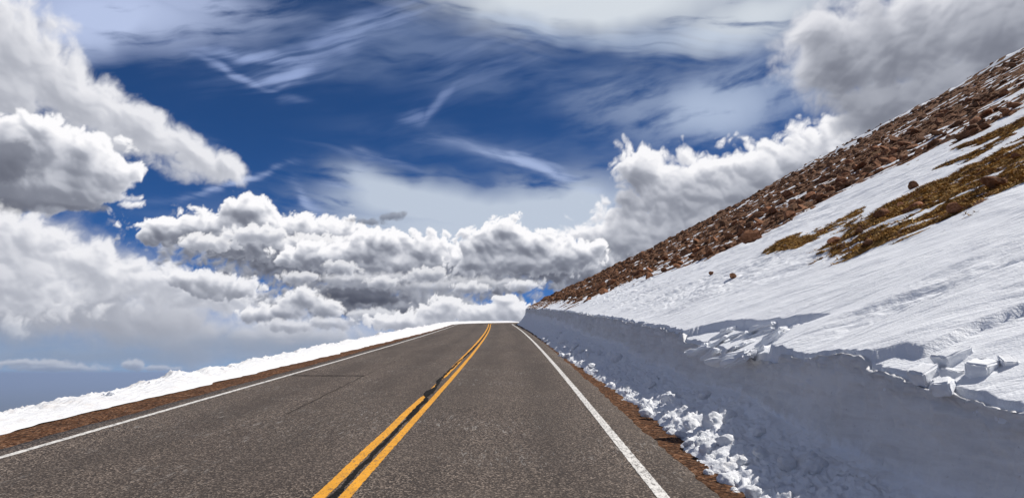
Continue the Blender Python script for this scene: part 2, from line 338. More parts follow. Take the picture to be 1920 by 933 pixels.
    ('veil', [(-28.51, 1.07, 16.17, 1.0, 0, 0.9), (-16.47, 1.82, 11.55, 0.92, 0, 0.8), (-31.18, 1.95, 11.55, 1.16, 0, 0.7)], dict(seed=238, fx=0.12, fy=1.2, rot=0, warp=0.6, lo=-0.3, hi=0.4), (0.27, 0.33, 0.44), 0.85),  # low grey-blue horizon haze, painted into the dome's colour as a veil
    ('vol', [(-25.43, 0.62, 0.85, 0.5, 0), (-29.04, 0.33, 2.31, 0.31, 0), (-30.63, 0.33, 2.31, 0.27, 0), (-31.08, 0.65, 3.08, 0.31, 0), (-23.82, 0.35, 1.54, 0.23, 0)], dict(seed=241, size=0.8, amp=0.5, soft=0.5, wisp=0.4, hi=0.66, amb=0.5, sig=1, reach=0.8, relief=0.4), None, 0.75),
    ('vol', [(-8.82, 11.19, 1.31, 0.35, 10), (-10.53, 10.79, 1.54, 0.31, 0)], dict(seed=251, size=0.7, amp=0.6, soft=0.6, wisp=0.6, hi=0.3, amb=0.5, sig=1, reach=0.5, relief=0.4), None, 0.7),
]
def over(st, al, col, sl):
    A, Cc = st
    for k in range(3): Cc[k][sl] = Cc[k][sl] * (1 - al) + al * col[k]
    A[sl] = A[sl] + al - A[sl] * al
def tint(I): return (I * (.80 + .20 * I), I * (.88 + .11 * I), I * (1.06 - .07 * I) + .016)
SKY_STEP = 0.06
def build_sky():
    azf = np.arange(-38, 38.01, SKY_STEP); elf = np.arange(-3.0, 29.5, SKY_STEP)
    U, V = np.meshgrid(azf, elf); U = U.astype(np.float32); V = V.astype(np.float32)
    st = (np.zeros_like(U), [np.zeros_like(U) for _ in range(3)])
    for kind, b, kw, col, op in CLOUDS:
        if kind == 'veil':
            over(st, veil(U, V, b, **kw) * op, col, np.s_[:, :]); continue
        m = 1.5
        j0 = max(0, int((min(x[0] - 1.6 * max(x[2], x[3]) for x in b) - m - azf[0]) / SKY_STEP)); j1 = min(len(azf), int((max(x[0] + 1.6 * max(x[2], x[3]) for x in b) + m - azf[0]) / SKY_STEP))
        i0 = max(0, int((min(x[1] - 1.6 * x[3] for x in b) - m - elf[0]) / SKY_STEP)); i1 = min(len(elf), int((max(x[1] + 1.6 * x[3] for x in b) + m - elf[0]) / SKY_STEP))
        sl = np.s_[i0:i1, j0:j1]
        al, I = vol(U[sl], V[sl], SKY_STEP, b, **kw)
        over(st, al * op, tint(I), sl)
    A, Cc = st
    # unseen rest of dome: coarse broken cloud, warmed and brightened to lift the shade
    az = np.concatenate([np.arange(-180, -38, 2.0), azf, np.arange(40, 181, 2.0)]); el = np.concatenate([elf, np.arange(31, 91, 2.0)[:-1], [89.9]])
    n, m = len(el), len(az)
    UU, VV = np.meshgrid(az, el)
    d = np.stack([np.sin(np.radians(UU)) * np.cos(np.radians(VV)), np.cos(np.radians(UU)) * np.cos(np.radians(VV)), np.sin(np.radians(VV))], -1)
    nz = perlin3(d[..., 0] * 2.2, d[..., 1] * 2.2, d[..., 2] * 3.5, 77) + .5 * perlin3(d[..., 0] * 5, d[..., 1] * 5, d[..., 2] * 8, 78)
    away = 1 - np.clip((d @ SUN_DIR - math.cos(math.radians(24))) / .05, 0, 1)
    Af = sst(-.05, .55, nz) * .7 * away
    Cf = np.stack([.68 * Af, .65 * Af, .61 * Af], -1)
    j = np.abs(az - azf[0]).argmin(); i2 = len(elf); j2 = j + len(azf)
    AA = Af.copy(); CC = Cf.copy()
    AA[:i2, j:j2] = A; CC[:i2, j:j2] = np.stack(Cc, -1)
    col = CC / np.maximum(AA, 1e-4)[..., None]
    P = d * 400000.0
    rgba = np.concatenate([col, AA[..., None]], -1)
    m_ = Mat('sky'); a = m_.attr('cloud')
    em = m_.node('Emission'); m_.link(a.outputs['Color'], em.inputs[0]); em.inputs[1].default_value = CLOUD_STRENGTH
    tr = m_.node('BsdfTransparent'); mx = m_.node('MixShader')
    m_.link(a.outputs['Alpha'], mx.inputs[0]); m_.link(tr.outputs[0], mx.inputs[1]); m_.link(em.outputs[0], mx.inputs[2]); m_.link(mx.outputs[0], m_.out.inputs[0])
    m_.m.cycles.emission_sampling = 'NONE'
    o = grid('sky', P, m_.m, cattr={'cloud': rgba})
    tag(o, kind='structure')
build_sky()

# ---------------------------------------------------------------- materials
def mat_snow(name, base, dirt=(.5, .46, .42), dirt_amt=.0, fine=60, rough=.65, bs=.5):
    m = Mat(name); v = m.coords()
    n1 = m.noise(v, 1.3, 6); n2 = m.noise(v, fine, 5, .65); n3 = m.noise(v, 9, 5, .6)
    c = m.mix(m.remap(n1, .3, .7), tuple(x * .95 for x in base), base)
    if dirt_amt: c = m.mix(m.remap(m.noise(v, 3.1, 8, .68, .4), .52, .74, 0, dirt_amt), c, dirt)
    nb = m.bump(n3, bs * .6, .03); nb = m.bump(n2, bs, .008, nb)
    return m.finish(c, rough, nb, .25)
SNOW = (.84, .86, .89)
M_snow = mat_snow('clean_snow', SNOW)
M_chunk = mat_snow('chunk_snow', (.82, .84, .87), (.6, .56, .52), .5, 45, .6, .6)
def mat_wall():
    m = Mat('cut_snow'); v = m.coords(); cut = m.attr('cut').outputs['Fac']
    lay = m.noise(m.coords((.5, .5, 9)), 1.0, 6, .65, .6); st = m.noise(m.coords((.45, .45, 2.2)), 2.0, 7, .68, .5); spk = m.noise(v, 26, 4, .7)
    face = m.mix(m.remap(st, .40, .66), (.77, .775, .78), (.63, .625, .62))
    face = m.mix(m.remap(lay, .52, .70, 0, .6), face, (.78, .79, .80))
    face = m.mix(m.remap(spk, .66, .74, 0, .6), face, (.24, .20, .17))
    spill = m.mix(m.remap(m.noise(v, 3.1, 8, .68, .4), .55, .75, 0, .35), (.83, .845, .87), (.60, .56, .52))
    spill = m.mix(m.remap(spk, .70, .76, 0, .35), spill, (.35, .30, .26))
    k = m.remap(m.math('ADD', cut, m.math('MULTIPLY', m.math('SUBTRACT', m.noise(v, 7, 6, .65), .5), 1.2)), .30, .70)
    nb = m.bump(m.noise(v, 6, 7, .65), .55, .05); nb = m.bump(m.voronoi(v, 17, 'SMOOTH_F1'), .35, .03, nb); nb = m.bump(m.noise(v, 42, 4, .65), .7, .010, nb)
    return m.finish(m.mix(k, spill, face), .7, nb, .2)
M_wall = mat_wall()
M_berm = mat_snow('berm_snow', (.70, .71, .73), (.50, .42, .35), .45, 40, .65, .9)

def mat_asphalt():
    m = Mat('asphalt'); v = m.coords()
    agg = m.voronoi(v, 62, out='Color'); sep = m.node('SeparateColor'); m.link(agg, sep.inputs[0])
    agd = m.voronoi(v, 62)
    mid = m.noise(v, 24, 4, .7); big = m.noise(v, .7, 5, .6); lanes = m.noise(m.coords((1.1, .05, 1)), 1.0, 4, .6)
    c = m.ramp(sep.outputs[0], [(0, (.012, .009, .008)), (.45, (.050, .036, .028)), (.75, (.125, .092, .070)), (.93, (.44, .355, .29))])
    c = m.mix(m.remap(mid, .35, .68), m.mix(.5, c, (.030, .026, .024)), c)
    c = m.mix(m.remap(big, .35, .7, 0, .40), c, (.098, .078, .064))
    c = m.mix(m.remap(lanes, .42, .7, 0, .5), c, (.040, .030, .024))
    c = m.mix(m.math('MULTIPLY', m.attr('track').outputs['Fac'], m.remap(m.noise(m.coords((1.5, .2, 1)), 1.0, 4), .3, .6, .3, 1)), c, (.036, .028, .023))
    sc = m.math('MULTIPLY', m.remap(m.noise(m.coords((22, 3.2, 1), (0, 0, .35)), 1.0, 3, .6, 1.2), .585, .65), m.remap(m.noise(v, .55, 3), .48, .62))
    c = m.mix(m.math('MULTIPLY', sc, .5), c, (.32, .30, .28))
    nb = m.bump(mid, .5, .012); nb = m.bump(agd, .7, .008, nb)
    return m.finish(c, .82, nb, .3)
M_asphalt = mat_asphalt()
def mat_paint(name, col, under=(.07, .06, .053), wear=.5):
    m = Mat(name); v = m.coords()
    a = m.noise(m.coords((30, 9, 1)), 1.0, 5, .7); b = m.noise(v, 55, 3, .7)
    k = m.remap(m.math('ADD', m.math('MULTIPLY', a, .6), m.math('MULTIPLY', b, .4)), wear - .07, wear + .06)
    tone = m.mix(m.remap(m.noise(v, 4, 5), .3, .7), tuple(x * .8 for x in col), col)
    c = m.mix(k, under, tone)
    return m.finish(c, .6, m.bump(b, .5, .008), .3)
M_white = mat_paint('white_road_paint', (.78, .76, .72), wear=.455)
M_yellow = mat_paint('yellow_road_paint', (.78, .36, .025), wear=.425)
mt = Mat('tar'); v_ = mt.coords(); M_tar = mt.finish(mt.mix(mt.remap(mt.noise(v_, 30, 4), .4, .65), (.006, .006, .006), (.022, .020, .018)), .85, mt.bump(mt.noise(v_, 40, 3), .4, .01), .08)
def mat_dirt():
    m = Mat('dirt'); v = m.coords()
    a = m.voronoi(v, 26, out='Color'); sp = m.node('SeparateColor'); m.link(a, sp.inputs[0])
    c = m.ramp(sp.outputs[0], [(0, (.022, .010, .005)), (.4, (.095, .040, .016)), (.75, (.19, .085, .038)), (1, (.30, .17, .10))])
    c = m.mix(m.remap(m.noise(v, 2.2, 5), .4, .65, 0, .6), c, (.045, .022, .011))
    nb = m.bump(m.noise(v, 14, 5, .7), .9, .05); nb = m.bump(m.voronoi(v, 26), .8, .02, nb)
    return m.finish(c, .9, nb, .15)
M_dirt = mat_dirt()
def mat_hill():
    m = Mat('hillside'); v = m.coords()
    sv = m.coords((1, 1, 1), (0, 0, math.atan2(.6, .8)))
    mp = m.node('Mapping'); m.link(sv, mp.inputs[0]); mp.inputs['Scale'].default_value = (.32, 1.3, .8); st = mp.outputs[0]
    ro = m.attr('rocky').outputs['Fac']; gr = m.attr('grassy').outputs['Fac']
    n1 = m.noise(st, 2.4, 6, .65); n2 = m.noise(v, 5, 5, .6)
    jit = m.math('ADD', m.math('MULTIPLY', m.math('SUBTRACT', n1, .5), 1.1), m.math('MULTIPLY', m.math('SUBTRACT', n2, .5), .5))
    mr = m.remap(m.math('ADD', ro, jit), .46, .54); mg = m.remap(m.math('ADD', gr, jit), .46, .54)
    # stony ground
    a = m.voronoi(v, 3.2, out='Color'); sp = m.node('SeparateColor'); m.link(a, sp.inputs[0])
    a2 = m.voronoi(v, 8.5, out='Color'); sp2 = m.node('SeparateColor'); m.link(a2, sp2.inputs[0])
    c = m.ramp(sp.outputs[0], [(0, (.050, .023, .012)), (.35, (.16, .068, .030)), (.7, (.29, .13, .062)), (1, (.42, .23, .135))])
    c = m.mix(.5, c, m.ramp(sp2.outputs[1], [(0, (.02, .011, .007)), (.5, (.11, .055, .028)), (1, (.22, .13, .08))]))
    c = m.mix(m.remap(m.noise(v, .8, 4), .45, .65, 0, .5), c, (.15, .078, .026))
    # dead alpine grass
    gs = m.noise(st, 7, 5, .7); g2 = m.noise(v, 11, 4, .7)
    g = m.ramp(m.math('ADD', m.math('MULTIPLY', gs, .6), m.math('MULTIPLY', g2, .4)), [(.33, (.030, .016, .007)), (.42, (.15, .076, .024)), (.52, (.37, .21, .058)), (.66, (.52, .34, .12))])
    s = m.mix(m.remap(m.noise(v, .5, 5), .3, .7), (.81, .83, .865), SNOW)
    bare = m.remap(m.noise(v, 2.6, 5, .65), .50, .58)
    g = m.mix(bare, g, c)
    col = m.mix(mr, s, c); col = m.mix(mg, col, g)
    any_ = m.math('MAXIMUM', mr, mg)
    hs = m.math('ADD', m.math('MULTIPLY', m.math('MULTIPLY', m.noise(st, 5, 6, .62), .8), m.remap(m.noise(v, .45, 3), .35, .62, .25, 1)), m.math('MULTIPLY', m.noise(v, 40, 4, .6), .10))
    hr = m.math('ADD', m.math('MULTIPLY', m.voronoi(v, 4.2), .9), m.math('MULTIPLY', m.noise(v, 9, 6, .7), 1.2))
    hh = m.node('Mix', data_type='FLOAT'); m.link(any_, hh.inputs[0]); m.link(hs, hh.inputs[2]); m.link(hr, hh.inputs[3])
    return m.finish(col, m.remap(any_, 0, 1, .6, .9), m.bump(hh.outputs[0], .85, .10), .2)
M_hill = mat_hill()
def mat_rock():
    m = Mat('rock'); v = m.coords(); oi = m.node('ObjectInfo')
    n = m.noise(v, 3.5, 8, .7); n2 = m.noise(v, 16, 4, .6)
    c = m.ramp(n, [(.3, (.08, .036, .019)), (.47, (.27, .115, .055)), (.6, (.40, .19, .105)), (.75, (.50, .30, .20))])
    c = m.mix(m.math('MULTIPLY', oi.outputs['Random'], .75), c, m.mix(m.remap(n, .35, .65), (.028, .018, .012), (.12, .075, .042)))
    nb = m.bump(n2, .5, .03); return m.finish(c, .9, m.bump(n, .5, .06, nb), .15)
M_rock = mat_rock()
def mat_plains():
    m = Mat('plains'); v = m.coords()
    n = m.noise(v, .00035, 8, .6); a = m.voronoi(v, .0008, out='Color'); sp = m.node('SeparateColor'); m.link(a, sp.inputs[0])
    c = m.ramp(n, [(.35, (.035, .055, .035)), (.5, (.075, .080, .050)), (.65, (.15, .13, .085))])
    c = m.mix(m.math('MULTIPLY', sp.outputs[0], .35), c, (.11, .11, .06))
    return m.finish(c, .95, None, .1)
def mat_flank():
    m = Mat('mountainside'); v = m.coords()
    k = m.remap(m.noise(v, .02, 8, .6), .42, .55)
    c = m.mix(k, m.ramp(m.noise(v, .3, 6), [(.35, (.05, .028, .016)), (.6, (.17, .10, .06))]), (.8, .82, .85))
    return m.finish(c, .9, m.bump(m.noise(v, .5, 6), .8, 1.0), .1)

# ---------------------------------------------------------------- the setting
def W(q, z, s):
    """point at distance q right of the yellow line, height z above the road, arc length s"""
    x, y, nx, ny = road_path(s)
    X = x + q * nx; Y = y + q * ny
    return np.stack(np.broadcast_arrays(X, Y, z + GRADE * np.minimum(Y, 118.0)), -1)
def srange(a, b, k=.012, mn=.08):
    o = [a]
    while o[-1] < b: o.append(o[-1] + max(mn, k * abs(o[-1])))
    return np.array(o)
ARC = 100.0
def S(v): return v

# plains far below, out to the horizon
DROP = 1300.0
rr = np.concatenate([[0.0], np.geomspace(2000, 190000, 40)]); th = np.linspace(0, 2 * np.pi, 97)
P = np.stack([rr[:, None] * np.sin(th), rr[:, None] * np.cos(th), np.full((41, 97), -DROP)], -1)
tag(grid('plains', P, mat_plains(), flip=True), kind='structure')

# the mountain falling away beyond the road's outer edge
s = np.concatenate([np.array([-3000, -1200, -400, -120, -40, -15]), np.arange(-5, 170, 2.0), [200, 260, 400, 900, 3000]])
dd = np.concatenate([[0, .8, 2, 4, 8], np.geomspace(14, 4200, 34)])
xs, ys, nx, ny = road_path(np.clip(s, -5, S_END)); xs = xs + np.clip(s - S_END, 0, None); ys = ys + np.clip(s + 5, None, 0)
X = (xs[:, None] - (6.6 + dd) * nx[:, None]); Y = (ys[:, None] - (6.6 + dd) * ny[:, None])
base = GRADE * np.clip(ys, -5, 118)[:, None] + np.zeros_like(X)
Z = base - .25 - np.where(dd < 4, dd * .35, 1.4 + (dd - 4) * .62) + np.minimum(dd * .06, 30) * fbm2(X * .01, Y * .01, 5, 300)
Z = np.maximum(Z, -DROP - 5)
tag(grid('mountainside', np.stack([X, Y, Z], -1), mat_flank(), flip=False), kind='structure')

# asphalt
s = srange(-6, S_END, .01, .12)
ledge = -4.52 + .05 * perlin2(s * .9, .2, 310) + .03 * perlin2(s * 3.1, .2, 311)
redge = 3.28 + .05 * perlin2(s * .8, .7, 312) + .035 * perlin2(s * 3.3, .7, 313)
f = np.linspace(0, 1, 25)
Q = ledge[:, None] + (redge - ledge)[:, None] * f
Zr = .006 * fbm2(Q * .8, s[:, None] * .25, 3, 314) - .0015 * np.abs(Q + .06)
Q = np.concatenate([Q[:, :1] - .012, Q, Q[:, -1:] + .012], 1); Zr = np.concatenate([Zr[:, :1] - .05, Zr, Zr[:, -1:] - .05], 1)
trk = .42 * sum(np.exp(-((Q - c_) / .34) ** 2) for c_ in (.62, 2.1, -1.35, -3.05))
road = grid('road', W(Q, Zr, s[:, None]), M_asphalt, fattr={'track': trk}); tag(road, kind='structure')
def road_h(q, s): return .006 * fbm2(q * .8, s * .25, 3, 314) - .0015 * np.abs(q + .06)
def stripe(name, qc, half, s, mat, lift, jit=.006, seed=0):
    k = np.array([-1, -.33, .33, 1.0])
    e = jit * (perlin2(s * 6.1, .1, seed) + .7 * perlin2(s * 17.0, .1, seed + 1)); e2 = jit * (perlin2(s * 6.1, 9.1, seed + 2) + .7 * perlin2(s * 17.0, 9.1, seed + 3))
    q = np.asarray(qc)[..., None] + np.asarray(half)[..., None] * k + np.stack([e, e * .2, e2 * .2, e2], -1)
    return grid(name, W(q, road_h(q, s[:, None]) + lift, s[:, None]), mat, road)
sl = srange(-5, S_END, .006, .05)
stripe('edge_line', np.full(len(sl), -4.15), np.full(len(sl), .050), sl, M_white, .004, seed=320)
stripe('edge_line', np.full(len(sl), 2.81), np.full(len(sl), .056), sl, M_white, .004, seed=330)
br = np.clip(1 - sst(14.9, 15.5, sl) * (1 - sst(18.6, 20.0, sl)) * .72, 0, 1)
stripe('centre_line', -.165 + .012 * perlin2(sl * .5, .3, 340), .058 * br, sl, M_yellow, .004, seed=341)
stripe('centre_line', .055 + .008 * perlin2(sl * .4, .9, 345), np.full(len(sl), .052), sl, M_yellow, .004, seed=346)
st = srange(-5, 112, .006, .05)
tq = np.interp(st, [0, 9, 13, 14.5, 15.6, 17, 19, 21, 26, 32, 45, 60, 112], [-.05, -.05, -.06, -.07, -.15, -.12, -.19, -.20, -.16, -.11, -.06, -.055, -.055]) + .018 * perlin2(st * 1.1, .4, 350) + .012 * perlin2(st * 3.7, .4, 351)
th_ = np.clip(.034 + .026 * perlin2(st * .9, .8, 352) + .015 * perlin2(st * 4.1, .8, 353), .006, .06) * np.interp(st, [0, 14, 15.5, 18, 22, 112], [1, 1, 1.8, 1.3, .9, .7])
stripe('tar_seam', tq, th_, st, M_tar, .008, .004, 354)
# cracks in the left lane
def crack(x0, y0, x1, y1, wd, seed):
    n = 60; t = np.linspace(0, 1, n); yy = y0 + (y1 - y0) * t; xx = x0 + (x1 - x0) * t
    a = math.atan2(y1 - y0, x1 - x0); j = .035 * perlin2(t * 9, .2, seed)
    xx = xx - math.sin(a) * j; yy = yy + math.cos(a) * j
    k = np.array([-1, 1.0]); ww = wd * (.6 + .8 * np.abs(perlin2(t * 13, .4, seed + 1)))
    q = xx[:, None] - math.sin(a) * ww[:, None] * k; ss = yy[:, None] + math.cos(a) * ww[:, None] * k
    o = grid('crack', W(q, road_h(q, ss) + .006, ss), M_tar, road)
crack(-4.05, 20.1, -2.2, 20.0, .08, 360); crack(-2.2, 20.0, -2.02, 12.6, .010, 362); crack(-2.2, 20.2, -2.3, 27, .006, 364)

# dirt shoulders
s = srange(-6, S_END, .01, .10)
def shoulder(qa, qb, n, seed, h0, h1):
    f = np.linspace(0, 1, n); Qs = qa + (qb - qa) * f
    Zs = h0 + (h1 - h0) * f + .022 * fbm2(Qs * 3.1, s[:, None] * 3.1, 4, seed) + 0 * s[:, None]
    return tag(grid('dirt_shoulder', W(Qs[None, :] + 0 * s[:, None], Zs, s[:, None]), M_dirt), kind='structure')
shoulder(-6.9, -4.40, 26, 370, -.16, -.022); shoulder(3.15, 4.3, 16, 371, -.024, -.02)

# hill with snow, scree and grass
def seg_sdf(X, Y, poly):
    """signed distance to a polygon, positive inside"""
    p = np.array(poly, float); q = np.roll(p, -1, 0); d = np.full(X.shape, 1e9); ins = np.zeros(X.shape, bool)
    for (ax, ay), (bx, by) in zip(p, q):
        ex, ey = bx - ax, by - ay; L = ex * ex + ey * ey + 1e-9
        t = np.clip(((X - ax) * ex + (Y - ay) * ey) / L, 0, 1)
        d = np.minimum(d, (X - ax - t * ex) ** 2 + (Y - ay - t * ey) ** 2)
        c = (ay > Y) != (by > Y)
        with np.errstate(divide='ignore', invalid='ignore'):
            ins ^= c & (X < (bx - ax) * (Y - ay) / (by - ay + 1e-12) + ax)
    return np.sqrt(d) * np.where(ins, 1, -1)
EX, EY = .80, -.60                      # wind direction on the slope
LOWER = [(5.3, 78.8), (6.3, 66.7), (7.3, 63.3), (6.3, 45.3), (6.7, 42.6), (7.2, 41.5), (8.2, 44.4), (8.5, 40.1), (9.2, 39.7), (8.9, 33.7), (9.2, 31.0), (10.0, 30.2), (11.6, 31.8), (12.7, 31.8), (14.7, 33.1), (14.9, 30.5), (15.7, 30.4), (15.9, 28.4), (16.2, 27.5), (17.2, 27.3), (18.6, 27.5)]
GRASS = [(6.2, 14.7), (7.3, 17.0), (8.6, 18.3), (9.4, 18.3), (10.2, 18.3), (11.1, 17.8), (12.3, 18.4), (8.7, 13.1), (8.2, 13.3), (7.5, 12.9), (6.9, 13.5), (6.2, 13.8)]
SMALL = [[(7.1, 20.4), (7.7, 20.9), (7.7, 19.2), (7.4, 18.9), (6.9, 19.0)], [(7.1, 21.6), (7.9, 22.5), (8.2, 22.1), (7.3, 21.0)], [(8.3, 20.7), (8.9, 20.8), (9.3, 20.8), (8.0, 18.4)], [(12.0, 21.5), (12.9, 20.8), (13.6, 20.7), (12.0, 19.6)], [(14.3, 24.4), (15.6, 23.2), (14.1, 21.0), (13.4, 22.1)]]
SLABZONE = [(3.1, 14.5), (3.5, 13.8), (3.7, 13.0), (3.9, 11.8), (4.1, 10.1), (3.9, 10.2), (3.7, 10.4), (3.2, 9.8), (2.9, 9.1), (2.8, 10.7)]
BENCH = [(2.9, 6.9), (3.1, 6.9), (3.3, 6.7), (3.3, 6.4), (3.5, 6.4), (3.8, 6.4), (4.1, 6.3), (3.0, 4.7), (3.1, 5.2), (3.0, 5.8), (3.0, 6.2)]
BLOCKS = [(3.1, 6.2), (3.0, 5.9), (3.3, 6.0), (3.2, 5.7), (3.2, 5.5), (3.2, 6.5), (3.1, 5.8)]
SLABS = [(3.0, 12.6), (3.2, 12.4), (3.1, 11.4), (3.3, 11.4), (3.2, 10.4), (3.5, 10.7), (3.5, 12.2), (3.6, 12.0), (3.7, 11.1), (3.8, 10.8), (3.9, 10.7), (3.8, 11.8), (3.4, 12.9), (3.6, 13.0), (3.7, 11.7), (4.0, 10.3), (2.8, 12.3), (2.9, 11.6), (2.8, 10.4), (3.0, 10.2)]
ROCKS = [(8.5, 27.7), (5.4, 19.2), (10.3, 19.7), (7.4, 12.9), (22.4, 44.5), (10.3, 15.6), (5.8, 22.8), (5.7, 43.1), (14.3, 52.0), (16.5, 46.0), (8.8, 17.5), (7.2, 16.1)]
UPPER = LOWER + [(26.0, 24.0), (60.0, 18.0), (95.0, 30.0), (95.0, 125.0), (5.0, 125.0), (4.9, 95.0)]
GR = GRASS[:6] + [(12.6, 18.3), (13.5, 15.0), (12.0, 10.0), (10.0, 11.6)] + GRASS[7:]
def masks(X, Y):
    a = X * EX + Y * EY; b = -X * EY + Y * EX
    wob = np.clip(np.hypot(X, Y) * .02, .1, 1.4)
    st = fbm2(a * .28, b * 1.0, 5, 400, .6); st2 = fbm2(a * .9, b * 3.0, 4, 410, .6)
    up = seg_sdf(X, Y, UPPER) / (wob * 1.6) + 1.5 + 3.0 * st + 1.8 * st2
    thin = fbm2(a * .20 + 5, b * .85, 5, 420, .62)
    rocky = sst(-.6, .7, up) * sst(-.62, -.28, 0 * thin + 1) * (1 - sst(.02, .11, thin) * sst(-.2, .1, .25 + 1.5 * fbm2(X * .07, Y * .07, 3, 425)))
    far = sst(20, 40, X)
    rocky = np.clip(rocky - .0 * far, 0, 1)
    rid = (Y_TURN - Y) - (X + 1.5 - cx(Y))
    rim = (1 - sst(6.6, 9.0, rid + 1.5 * st)) * sst(24, 33, X)
    rocky = rocky * (1 - rim * sst(-.22, .02, fbm2(X * 1.3, Y * 1.3, 3, 426)))
    g = seg_sdf(X, Y, GR) / .45 + .8 + 2.3 * st + 1.8 * st2
    for p in SMALL: g = np.maximum(g, seg_sdf(X, Y, p) / .25 + .7 + 1.5 * st + 1.2 * st2)
    thin2 = fbm2(a * .5 + 5, b * 2.2, 4, 421, .6)
    grassy = sst(-.6, .7, g) * (1 - sst(.10, .22, thin2))
    # single dark spots in the open snow
    spot = sst(.24, .34, fbm2(a * .5 + 3, b * 1.9, 4, 430, .6)) * sst(-3.2, -.6, seg_sdf(X, Y, UPPER)) * sst(13, 17, Y)
    return np.maximum(rocky, spot), grassy, rim, st, st2
def hill_surface(X, Y, fine=True):
    z = hill_z(X, Y)
    a = X * EX + Y * EY; b = -X * EY + Y * EX
    t = q_of(X, Y) - 4.5
    ramp_ = sst(.05, 1.2, t)
    calm = .25 + 1.1 * sst(-.25, .3, fbm2(a * .13, b * .24, 3, 446))
    z = z + ramp_ * (.085 * fbm2(a * .35, b * .9, 3, 440) + calm * .055 * puff2(a * .45, b * 1.9, 4, 445, .55)) + calm * .016 * fbm2(a * 2.0, b * 7.0, 4, 450) + ramp_ * .03 * sst(.15, .5, fbm2(a * .6 + 3, b * .8, 3, 447)) * puff2(a * 2.2, b * 2.6, 3, 448)
    rocky, grassy, rim, st, st2 = masks(X, Y)
    rk = np.maximum(rocky, .5 * grassy)
    z = z + rk * (.10 * puff2(X * .9, Y * .9, 4, 455) + .03)
    z = z + rim * (.30 + .22 * puff2(X * .8, Y * .8, 4, 458, .6) + .35 * fbm2(X * .15, Y * .15, 3, 459))
    # slabs of wind crust broken off the edge of the cut
    sz = seg_sdf(X, Y, [(2.0, 14.6)] + SLABZONE + [(2.0, 9.0)]); z = z - .12 * sst(-.012, .03, sz + .02 * perlin2(X * 6, Y * 6, 460))
    bz = seg_sdf(X, Y, [(2.0, 7.0)] + BENCH[:7] + [(6.0, 4.6), (6.0, 1.0), (2.0, 1.0)]); z = z - .085 * sst(-.012, .03, bz + .02 * perlin2(X * 5, Y * 5, 461)) * (1 - sst(3.9, 5.5, X))
    return z, rocky, grassy
yy = [2.2]
while yy[-1] < 113.0: yy.append(yy[-1] + max(.022, .0062 * yy[-1]))
yy = np.array(yy)
tt = np.concatenate([np.arange(0, 1.6, .018), 1.6 + np.cumsum(np.full(330, .018) * 1.0125 ** np.arange(330))])
tt = tt[tt < 85]
xc = -1.5 + float(cx(Y_BEND)) + R_BEND
lq_ = lip_q(yy) + lip_jag(yy)[0]; lr = R_BEND - lq_
lipx = np.where(yy < Y_BEND, -1.5 + cx(yy) + lq_, xc - np.sqrt(np.clip(lr ** 2 - (yy - Y_BEND) ** 2, 0, None)))
X = lipx[:, None] + tt[None, :] + .03; Y = yy[:, None] + 0 * X
Z, rocky, grassy = hill_surface(X, Y)
Z[:, 0] -= .35; X[:, 0] -= .0
tag(grid('hillside', np.stack([X, Y, Z + GRADE * Y], -1), M_hill, flip=True, fattr={'rocky': rocky, 'grassy': grassy}), kind='structure')
def hill_at(x, y):
    x = np.atleast_1d(np.asarray(x, float)); y = np.atleast_1d(np.asarray(y, float))
    z, r, g = hill_surface(x, y); return z + GRADE * y, r, g

# vertical snow wall cut by the plough, with the apron of spilled snow at its foot
def wall_surface(s, v):
    s, v = np.broadcast_arrays(np.asarray(s, float), np.asarray(v, float))
    ah = np.interp(s, [0, 8, 15, 30, 60, 100, 180], [.34, .40, .52, .72, .95, 1.1, 1.1]) * (1 + .25 * perlin2(s * .35, .6, 470))
    toe = np.interp(s, [0, 8, 12, 22, 29, 60, 180], [3.50, 3.50, 3.60, 3.48, 3.34, 3.42, 3.42]) + .10 * perlin2(s * .9, .2, 471) + .06 * perlin2(s * 3.3, .2, 472)
    jq, jz = lip_jag(s)
    inz = lambda a, b: sst(a, a + .15, s) * (1 - sst(b - .15, b, s))
    lz = lip_z(s) - .12 * inz(9.1, 14.3) - .085 * (1 - sst(6.75, 6.95, s))
    lz = lz + jz
    lq = lip_q(s) + jq
    top, face = .08, .50
    u0 = np.clip(v / top, 0, 1); u1 = np.clip((v - top) / (face - top), 0, 1); u2 = np.clip((v - face) / (1 - face), 0, 1)
    q = lq + .16 * (1 - u0) - .05 * u1 - .05 * sst(.6, 1, u1) - (lq - .10 - toe) * u2
    z = np.where(v < top, lz - .035 * (1 - u0), np.where(v < face, lz + (ah - lz) * u1, ah * (1 - u2) ** 1.25 - .05 * sst(.85, 1, u2)))
    zz = z * 1.0
    fz = sst(0, .12, u1) * (1 - u2 * .5)
    rag = sst(20, 60, s)
    edge = sst(.3, 1, u0) * (1 - sst(.0, .35, u1))
    q = q + fz * ((.055 + .03 * rag) * fbm2(s * .9, zz * 1.6, 4, 480) + .022 * fbm2(s * 1.2, zz * 14, 4, 482, .6) + (.028 + .03 * rag) * puff2(s * 2.2, zz * 3.5, 4, 484)) + edge * .06 * puff2(s * 3.9, zz * 5.0, 4, 488, .65)
    lump = sst(0, .15, u2) * (1 - .6 * sst(.8, 1, u2))
    z = z + lump * (.040 * puff2(s * 1.5, q * 1.9, 5, 490, .6) + .05 * fbm2(s * 1.1, q * 1.3, 4, 491) + .030 * puff2(s * 4.2, q * 4.6, 4, 496, .65) + .020 * puff2(s * 12, q * 13, 3, 500, .6))
    q = q - lump * .04 * puff2(s * 3.0, q * 3.0, 3, 499)
    return q, z
s = srange(2.0, 150, .0065, .022); v = np.concatenate([np.linspace(0, .08, 9)[:-1], np.linspace(.08, .5, 62)[:-1], np.linspace(.5, 1, 80)])
